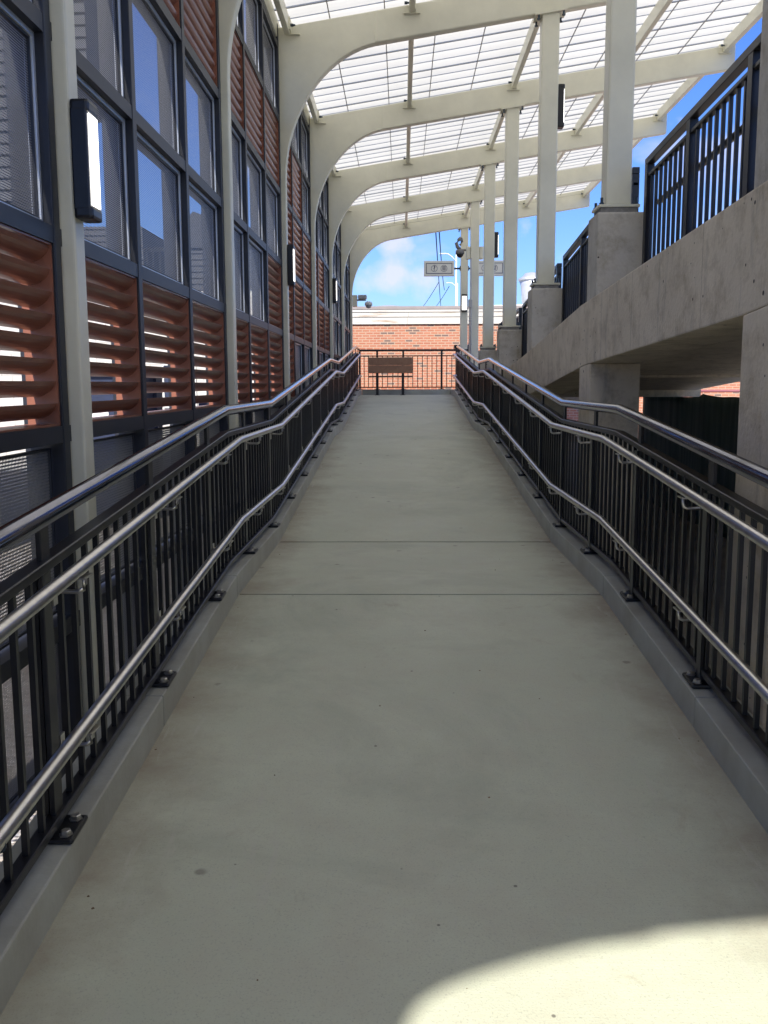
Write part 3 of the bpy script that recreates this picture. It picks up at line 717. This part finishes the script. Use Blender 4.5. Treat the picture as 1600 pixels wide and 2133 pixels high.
# upper ramp deck and the far concrete wall
b = swp(MB(), X1+.002, 3.548, yl, lambda y: zu(y)-.27, lambda y: zu(y)-.15); o = b.build('upper_ramp', M['concrete']); tag(o, kind='structure')
fw = thing('concrete_wall', 'far concrete wall of the upper ramp seen through the square opening', 'wall', (3.55, 0, 0))
b = swp(MB(), 0, .3, yl, lambda y: min(zu(y)-.05, .055), zu); b.build('beam', M['concrete'], fw)
MB().box(X1+.003, 3.546, 9.2, 9.55, .055, zu(9.6)-.16).build('cross_beam', M['concrete'], o)
MB().box(X1+.003, 3.62, 11.5, 11.85, -.165, zu(11.8)-.16).build('cross_beam', M['concrete'], o)
for yc in (-2.6, 4.6, 13.75, 17.5): MB().box(0, .3, yc-.2, yc+.2, GZ, min(zu(yc)-.05, .055)-.001).build('pier', M['concrete'], fw)

# upper guard sections
def upguard(X, ya, yb, name, label, cat='railing', group=None, hh=0.):
    root = thing(name, label, cat, (X, ya, zu(ya)), group)
    L = yb-ya
    f_ = lambda y: zu(ya+y)-zu(ya)
    cuts_ = [0]+[q-ya for q in UY if ya < q < yb]+[L]
    def strip(h, t, w, nm):
        b = MB()
        swp(b, -w, w, cuts_, lambda y: f_(y)+h-t, lambda y: f_(y)+h+t); b.bevel(.003, 50, 1).build(nm, M['black'], root)
    strip(.885-hh, .022, .025, 'top_rail'); strip(.795-hh, .011, .018, 'upper_rail'); strip(.05, .014, .018, 'bottom_rail')
    b = MB(); b.tube([(.075, y, f_(y)+.60) for y in cuts_], .019, 10); b.build('handrail', M['black'], root)
    b = MB(); b.tube([(.075, y, f_(y)+.24) for y in cuts_], .019, 10); b.build('handrail', M['black'], root)
    np_ = max(1, round(L/1.0))
    for i in range(np_+1):
        y = min(max(L*i/np_, .03), L-.03)
        MB().box(-.024, .024, y-.03, y+.03, f_(y)+.001, f_(y)+.862-hh).build('post', M['black'], root)
    for i in range(np_):
        y0, y1 = L*i/np_, L*(i+1)/np_; b = MB(); n = max(2, round((y1-y0)/.105))
        for j in range(1, n):
            y = y0+(y1-y0)*j/n; b.box(-.009, .009, y-.009, y+.009, f_(y)+.066, f_(y)+.783-hh)
        b.build('picket_panel', M['black'], root)
    return root
WH = {-2: 'over the start of the concrete wall', -1: 'over the wall just before the near pier', 0: 'nearest section on the concrete wall, against the sky',
      1: 'between the two biggest column plinths on the wall', 2: 'between the second and third column plinths on the wall', 3: 'between the two farthest column plinths'}
for n in range(-2, 4):
    ya = 3.40+3.1*n+.175; yb = 3.40+3.1*(n+1)-.155
    upguard(1.60, ya, yb, 'guard_rail', 'black picket railing '+WH[n], group='railing sections on the concrete wall', hh=.04 if n == 0 else 0.)
upguard(3.70, -3, 19.5, 'guard_rail', 'black picket railing along the far side of the upper ramp')

# netting on the far side under the upper ramp
b = MB(); ny, nzz = 90, 14; rows = []
for i in range(ny+1):
    y = -1.0+14.3*i/ny; row = []
    for j in range(nzz+1):
        t = j/nzz; ztp = -.155+.008*math.sin(y*2.1)+.005*math.sin(y*5.3)
        if 10.1 < y < 10.9: ztp += .045*(y-10.1)/.8
        z = GZ-.02+(ztp-GZ+.02)*t
        row.append(b.bm.verts.new((.010*math.sin(y*5+t*2)+.006*math.sin(y*13+t*5), y, z)))
    rows.append(row)
for A, B in zip(rows, rows[1:]):
    for j in range(nzz): fc = b.bm.faces.new((A[j], B[j], B[j+1], A[j+1])); fc.smooth = True
net = thing('netting_fence', 'dark green netting fence sagging behind the square concrete opening', 'fence', (3.42, 0, 0))
nb = b.build('netting', M['tarp'], net)
md = nb.modifiers.new('thickness', 'SOLIDIFY'); md.thickness = .006
for i in range(6): MB().tube([(.06, -.9+2.8*i, GZ), (.06, -.9+2.8*i, -.22)], .02, 8).build('post', M['galv'], net)

# maroon pipe railing outside
pr_ = thing('pipe_railing', 'two maroon horizontal pipes in front of the brick wall beyond the opening', 'railing', (6.0, 20.5, GZ))
for z in (.05, -.17, -.6): MB().tube([(0, 0, z-GZ), (5.5, 0, z-GZ)], .03, 10).build('rail', M['redpipe'], pr_)
for x in (0.1, 2.7, 5.4): MB().tube([(x, 0, 0), (x, 0, .1-GZ)], .028, 10).build('post', M['redpipe'], pr_)

# ------------------------------------------------------------------ brick building
bb = thing('brick_building', 'low salmon brick building with white board cornice beyond the top landing', 'building', (0, 26.45, GZ))
h = lambda z: z-GZ
MB().box(-8, 14, 0, 8, 0, h(1.648)).build('wall', M['brick'], bb)
random.seed(3)
for z0, z1, d, xs in ((1.648, 1.83, .05, (-8, .15, 6, 14)), (1.845, 1.96, .07, (-8, .18, 5, 14)), (1.975, 2.035, .09, (-8, 1.6, 14))):
    for x0, x1 in zip(xs, xs[1:]): MB().box(x0+.003, x1-.003, -d, -.001, h(z0), h(z1)).build('cornice_board', M['boards'], bb)
    MB().box(-8, 14, -d+.012, -.002, h(z1)+.001, h(z1)+.0145).build('drip_strip', M['grey'], bb)
M['lead'] = mat('dull_roof_edge', (.30, .26, .24), .7, noise=.1)
MB().box(-8, 14, -.1, 8, h(2.051), h(2.13)).build('roof', M['lead'], bb)
b = MB(); b.prism([(.05, h(2.10)), (14, h(2.10)), (14, h(2.45)), (9, h(2.38)), (1.6, h(2.16)), (.05, h(2.12))], 'y', 1.0, 7.5); b.build('roof', M['lead'], bb)
b = MB(); b.prism([(.05, h(2.122)), (1.6, h(2.162)), (9, h(2.382)), (14, h(2.452)), (14, h(2.49)), (9, h(2.42)), (1.6, h(2.20)), (.05, h(2.15))], 'y', .95, 7.6); b.build('roof_flashing', M['white'], bb)
# roof vents
v = thing('roof_vent', 'low silver domed vent on the brick building roof', 'vent', (-.39, 28.5, 2.096))
MB().lathe([(.55, 0), (.55, .06)], n=32).build('base', M['galv'], v); MB().lathe([(.60, .06), (.56, .12), (.42, .19), (.2, .225), (.01, .235)], n=32).build('cap', M['galv'], v)
v = thing('roof_vent', 'white round fan housing on the roof behind the thinner far column', 'vent', (4.0, 29.5, 2.45))
MB().lathe([(.30, 0), (.34, .5), (.40, .68)], n=32).build('base', M['galv'], v); MB().lathe([(.43, .68), (.43, .74), (.30, .80), (.22, .90), (.05, .93)], n=32).build('cap', M['galv'], v)

# ------------------------------------------------------------------ white block building outside the screen
M['siding'] = mat('dark_grey_siding', (.055, .057, .064), .7, noise=.15)
def clap(b, x0, x1, y0, y1, z0, z1, st=.11):
    b.box(x0, x1, y0, y1, z0, z1); z = z0
    while z < z1-.02:
        zz = min(z+st, z1); b.hexa([(x0-.02, y0-.03, z), (x1+.02, y0-.03, z), (x1+.02, y0, z), (x0-.02, y0, z), (x0-.004, y0-.004, zz-.004), (x1+.004, y0-.004, zz-.004), (x1+.004, y0, zz-.004), (x0-.004, y0, zz-.004)]); z += st
    return b
wb = thing('block_building', 'sunlit white painted block building seen through the louvres', 'building', (-7.5, 17.6, GZ))
MB().box(-5.5, 5.3, 0, 4, 0, 3.35).build('wall', M['block'], wb)
clap(MB(), -5.5, 2.74, .01, 4, 3.351, 4.5).build('upper_storey', M['siding'], wb)
b = clap(MB(), 3.25, 5.3, .01, 4, 3.351, 4.1); b.prism([(3.15, 4.101), (5.4, 4.101), (3.7, 4.75)], 'y', -.05, 4.05); b.build('gable', M['siding'], wb)
b = MB(); b.box(2.76, 3.23, -.02, .03, 4.05, 4.12)
for i in range(4): b.box(2.80+.12*i, 2.83+.12*i, -.02, .02, 3.352, 4.05)
b.build('terrace_railing', M['black'], wb)
gh = thing('clapboard_house', 'dark grey clapboard house with jutting upper storey outside the screen wall', 'house', (-6.2, 9.6, GZ))
clap(MB(), -3.2, 1.3, 0, 1.2, 0, 3.2).build('wall', M['siding'], gh)
clap(MB(), -3.2, 2.45, -.1, 1.2, 3.201, 4.5).build('middle_storey', M['siding'], gh)
clap(MB(), -3.2, 3.15, -.1, 1.2, 4.501, 5.9).build('upper_storey', M['siding'], gh)
MB().box(2.55, 2.60, -.16, -.131, 4.6, 5.85).box(2.90, 2.94, -.16, -.131, 4.8, 5.85).build('corner_trim', M['grey'], gh)
MB().box(-3.5, 3.27, -.4, 1.5, 5.901, 6.0).build('roof', M['lead'], gh)
for xx in (3.05, 1.2): 
    w_ = MB().box(xx, xx+.6, -.03, -.002, 1.2, 2.0).build('window', M['skipblue'], wb)
    b = MB(); ring_x = [b.box(xx+.6*i/5-.012, xx+.6*i/5+.012, -.045, -.0305, 1.2, 2.0) for i in range(6)]; b.box(xx, xx+.6, -.046, -.0306, 1.98, 2.01); b.box(xx, xx+.6, -.046, -.0306, 1.19, 1.22); b.build('window_bars', M['white'], w_)
sk = thing('skip_container', 'dark navy steel skip on the gravel seen between the louvres', 'container', (-3.38, 11.3, GZ))
b = MB(); b.prism([(-.75, 0.05), (.75, .05), (.95, 1.75), (-.95, 1.75)], 'x', -.27, .27); b.bevel(.02).build('body', M['skipblue'], sk)
for y in (-.5, 0, .5): MB().box(.271, .31, y-.04, y+.04, .1, 1.7).build('rib', M['skipblue'], sk)
MB().box(-.33, .33, -1.02, 1.02, 1.752, 1.83).build('rim', M['skipblue'], sk)
MB().box(-.12, .12, -.905, -.89, 1.25, 1.42).build('notice_plate', M['white'], sk)
for i, (x, y) in enumerate(((-4.75, 17.1), (-3.0, 15.4), (-4.3, 9.0))):
    t_ = thing('utility_box', ['grey steel utility box in front of the white block wall', 'tall grey utility box by the corner of the white block building', 'squat grey utility box on the gravel nearer the screen'][i], 'box', (x, y, GZ))
    MB().box(-.3, .3, -.2, .2, .06, .9+.5*(i == 1), .02).build('cabinet', M['skipblue' if i != 2 else 'grey'], t_); MB().box(-.34, .34, -.24, .24, 0, .059).build('base', M['grout'], t_)
    MB().box(-.27, .27, -.215, -.2005, .12, .82).build('door', M['skipblue' if i != 2 else 'grey'], t_)

# ------------------------------------------------------------------ bench
be = thing('bench', 'brown plank bench with black legs on the top landing', 'bench', (-.248, 20.62, -.238))
for z0, z1 in ((.475, .643), (.646, .815)): MB().box(-.49, .49, -.05, -.012, z0, z1, .006).build('backrest_plank', M['brownwood'], be)
for y0 in (.02, .15, .28): MB().box(-.49, .49, y0, y0+.115, .385, .42, .006).build('seat_plank', M['brownwood'], be)
for x in (-.29, .27):
    b = MB(); b.box(x-.028, x+.028, -.01, .02, .012, .79); b.box(x-.022, x+.022, .02, .40, .345, .384); b.box(x-.022, x+.022, .33, .365, .012, .344)
    b.prism([(.0, .345), (.12, .345), (.02, .2)], 'x', x-.015, x+.015); b.box(x-.055, x+.055, -.06, .42, 0, .012); b.build('leg', M['black'], be)

# ------------------------------------------------------------------ lamps
def lamp_proto(label, loc, rotz, w=.115, dpt=.066, hh=.40):
    L = thing('wall_lamp', label, 'lamp', loc, 'lamps on the canopy columns', (0, 0, rotz))
    b = MB(); b.box(0, dpt, -w/2, w/2, 0, .045, .012); b.box(0, dpt, -w/2, w/2, hh-.045, hh, .012); b.box(0, dpt*.88, -w/2, w/2, .03, hh-.03, .006)
    b.build('housing', M['black'], L)
    b = MB(); b.box(dpt*.881, dpt*.98, -w*.40, w*.40, .046, hh-.046, .004); b.build('diffuser', M['lens'], L)
    return L
l0 = lamp_proto('large black wall lamp on the nearest left arch', (-1.139, 3.40, .575), 0)
copy_tree(l0, (-1.139, 9.60, .98), 'small black wall lamp on the third left arch in front of brown louvres')
copy_tree(l0, (-1.139, 15.80, 1.33), 'tiny black wall lamp on the farthest lit left arch')
r0 = lamp_proto('black lamp on the upper ramp side of the second right column, seen from behind', (CX+.085, 9.60, 2.47), 0)
copy_tree(r0, (CX+.085, 15.80, 2.05), 'black lamp above the sign on the fourth right column')
lf_ = lamp_proto('lit lamp facing the ramp on the farthest right column', (CX, 22.0-.085, 1.63), -math.pi/2, w=.13)

# ------------------------------------------------------------------ signs at the far column
def textmesh(s, size, name, m, parent, loc, rot):
    cu = bpy.data.curves.new(name, 'FONT'); cu.body = s; cu.size = size; cu.align_x = 'CENTER'; cu.align_y = 'CENTER'; cu.extrude = .002; cu.offset = .0022
    o = bpy.data.objects.new(name, cu); C.objects.link(o)
    dg = bpy.context.evaluated_depsgraph_get(); me = bpy.data.meshes.new_from_object(o.evaluated_get(dg)); bpy.data.objects.remove(o)
    me.materials.clear(); me.materials.append(m); return link(name, me, parent, loc, rot)
def disc_ring(b, cx, cz, r0, r1, y0, y1, n=32):
    A = []
    for r in (r0, r1):
        for y in (y0, y1): A.append([b.bm.verts.new((cx+r*math.cos(2*math.pi*j/n), y, cz+r*math.sin(2*math.pi*j/n))) for j in range(n)])
    i0, i1, o0, o1 = A
    for j in range(n):
        k = (j+1) % n
        for P, Q in ((i0, o0), (o0, o1), (o1, i1), (i1, i0)): b.bm.faces.new((P[j], P[k], Q[k], Q[j]))
def sign(label, x, side):
    s = thing('station_sign', label, 'sign', (x, 22.0, 2.615), 'signs on the far column')
    MB().box(-.345, .345, -.05, .05, -.17, .17, .012).build('sign_box', M['white'], s)
    b = MB(); t = .012; W_, H_ = .298, .118; y0, y1 = -.0545, -.0505
    for q in ((-W_, W_, -H_, -H_+t), (-W_, W_, H_-t, H_), (-W_, -W_+t, -H_+t, H_-t), (W_-t, W_, -H_+t, H_-t)): b.box(q[0], q[1], y0, y1, q[2], q[3])
    b.build('border', M['navy'], s)
    b = MB(); disc_ring(b, -.11, 0, .066, .073, y0, y1); disc_ring(b, .11, 0, .066, .073, y0, y1); b.build('roundel', M['navy'], s)
    textmesh('?', .150, 'question_mark', M['navy'], s, (-.11, -.0515, 0), (math.pi/2, 0, 0))
    b = MB()
    # small round-cornered badge: outline, eyes-like pair of dots, lower disc
    for q in ((-.034, -.026, -.030, .040), (.026, .034, -.030, .040), (-.034, .034, .036, .046), (-.030, .030, -.040, -.031), (-.020, -.006, .016, .028), (.006, .020, .016, .028), (-.022, .022, .002, .007)):
        b.box(.11+q[0], .11+q[1], y0, y1, q[2], q[3])
    disc_ring(b, .11, -.014, .007, .014, y0, y1, 16); b.build('badge', M['navy'], s)
    MB().tube([(side*.345, 0, 0), (side*.49, 0, 0)], .022, 10).build('arm', M['darkbolt'], s)
    MB().box(side*.485-.012, side*.485+.012, -.06, .06, -.05, .05).build('arm_plate', M['darkbolt'], s)
    return s
sign('white box sign with question mark and badge roundels, left of the far column', CX-.085-.49, 1)
sign('white box sign with question mark, partly hidden behind the right columns', CX+.085+.49, -1)

# cctv cameras, conduit, cabinet
cc = thing('security_camera', 'grey dome security camera hanging left of the far columns under the roof', 'camera', (1.19, 18.9, 2.60))
MB().tube([(.13, 0, .0), (-.02, 0, 0)], .02, 10).build('bracket_arm', M['darkgrey'], cc)
b = MB(); b.lathe([(.03, .02), (.075, .0), (.085, -.03), (.085, -.08)], (-.05, 0, .0), 24); b.tube([(-.05, 0, .01), (-.10, 0, .06), (-.12, 0, .13), (-.08, 0, .19), (-.03, 0, .23)], .034, 12); b.tube([(-.03, 0, .23), (-.01, 0, .16), (-.05, 0, .09)], .026, 10); b.build('housing', M['darkgrey'], cc)
MB().lathe([(.07, -.08), (.06, -.115), (.035, -.14), (.005, -.15)], (-.05, 0, 0), 24).build('dome', M['black'], cc)
jb = thing('junction_box', 'cream junction box with side arms near the top of the fifth right column', 'box', (CX, 18.9, 2.42))
MB().box(-.17, -.086, -.07, .07, 0, .24, .02).box(.086, .17, -.07, .07, 0, .24, .02).build('body', M['cream'], jb)
MB().box(.17, .26, -.025, .025, .09, .14).build('arm', M['cream'], jb)
cn = thing('conduit', 'thin grey conduit with boxes running up between the two farthest columns', 'conduit', (CX-.045, 18.72, -.238))
MB().tube([(-.03, -.02, 0), (-.03, -.02, 2.66)], .012, 8).build('pipe', M['grey'], cn)
MB().tube([(-.065, -.02, 0), (-.065, -.02, 1.7), (-.05, -.02, 1.78)], .009, 8).build('pipe', M['grey'], cn)
MB().box(-.085, -.01, -.06, .02, 1.72, 1.87, .006).build('junction_box', M['grey'], cn)
for z in (.55, 1.0, 1.45): MB().box(-.08, -.01, -.03, 0, z, z+.02).build('pipe_clip', M['grey'], cn)
kb = thing('ticket_cabinet', 'black topped cabinet with yellow panel behind the end of the right railing', 'cabinet', (1.42, 22.45, GZ))
MB().box(-.15, .17, -.12, .12, 0, 2.44).build('body', M['black'], kb); MB().box(-.19, .21, -.16, .16, 2.441, 2.53, .01).build('top', M['black'], kb)
MB().box(-.06, .15, -.131, -.1205, 1.7, 2.40).build('panel', M['yellow'], kb)
# cameras on the end of the left wall
lc = thing('security_camera', 'pair of white security cameras on the far end of the screen wall', 'camera', (-1.05, 22.12, 1.78))
MB().box(-.09, .02, -.08, .08, .0, .26, .015).build('mounting_box', M['cream'], lc)
MB().tube([(.02, 0, .15), (.22, 0, .15)], .02, 10).build('bracket_arm', M['grey'], lc)
MB().box(.04, .24, -.12, .08, .17, .26, .02).build('housing', M['grey'], lc)
b = MB(); b.lathe([(.04, .12), (.085, .09), (.09, .03)], (.28, 0, 0), 20); b.build('housing', M['white'], lc)
MB().lathe([(.075, .03), (.055, -.02), (.01, -.04)], (.28, 0, 0), 20).build('dome', M['grey'], lc)
MB().tube([(.12, 0, .12), (.12, 0, -1.5)], .045, 12).build('standpipe', M['galv'], lc) if False else None

# street lights beyond the brick building
def street(label, x, y, z, sc=1.):
    s = thing('street_lamp', label, 'street lamp', (x, y, GZ), 'street lamps beyond the brick building')
    H_ = z-GZ
    MB().tube([(0, 0, 0), (0, 0, H_)], .055*sc, 10).build('pole', M['white'], s)
    MB().tube([(0, 0, H_-.6*sc), (-.35*sc, 0, H_-.2*sc), (-.65*sc, 0, H_+.02*sc), (-.95*sc, 0, H_+.06*sc)], .045*sc, 8).build('arm', M['white'], s)
    MB().box(-1.35*sc, -.85*sc, -.09, .09, H_+.01*sc, H_+.09*sc, .02).build('lamp_head', M['white'], s)
street('tallest white street lamp against the clouds', 5.1, 90, 12.0, 1.15)
street('middle height white street lamp behind the tallest one', 8.7, 150, 15.6, 1.3)
street('shortest far white street lamp just above the roof', 12.2, 215, 13.4, 1.7)
# power lines
M['wire'] = mat('dark_wire', (.05, .06, .08), .6)
def wire(label, A, B, sag, r=.03):
    A, B = Vector(A), Vector(B); n = 14
    o = MB().tube([A.lerp(B, i/n)-Vector((0, 0, sag*4*(i/n)*(1-i/n))) for i in range(n+1)], r, 5).build('power_line', M['wire'])
    tag(o, label, 'power line', 'power lines over the brick building')
wire('left of the two steep power lines above the sign', (1.564, 45.0, 7.301), (4.934, 120.0, 9.246), 0.3)
wire('right of the two steep power lines above the sign', (1.721, 45.0, 7.3), (4.453, 100.0, 9.717), 0.5)
wire('thin power line slanting up to the sign from the left', (2.585, 120.0, 9.553), (3.464, 90.0, 9.452), 0.1)
wire('thin power line slanting up towards the street lamp', (4.211, 120.0, 9.545), (4.456, 90.0, 9.095), 0.1)
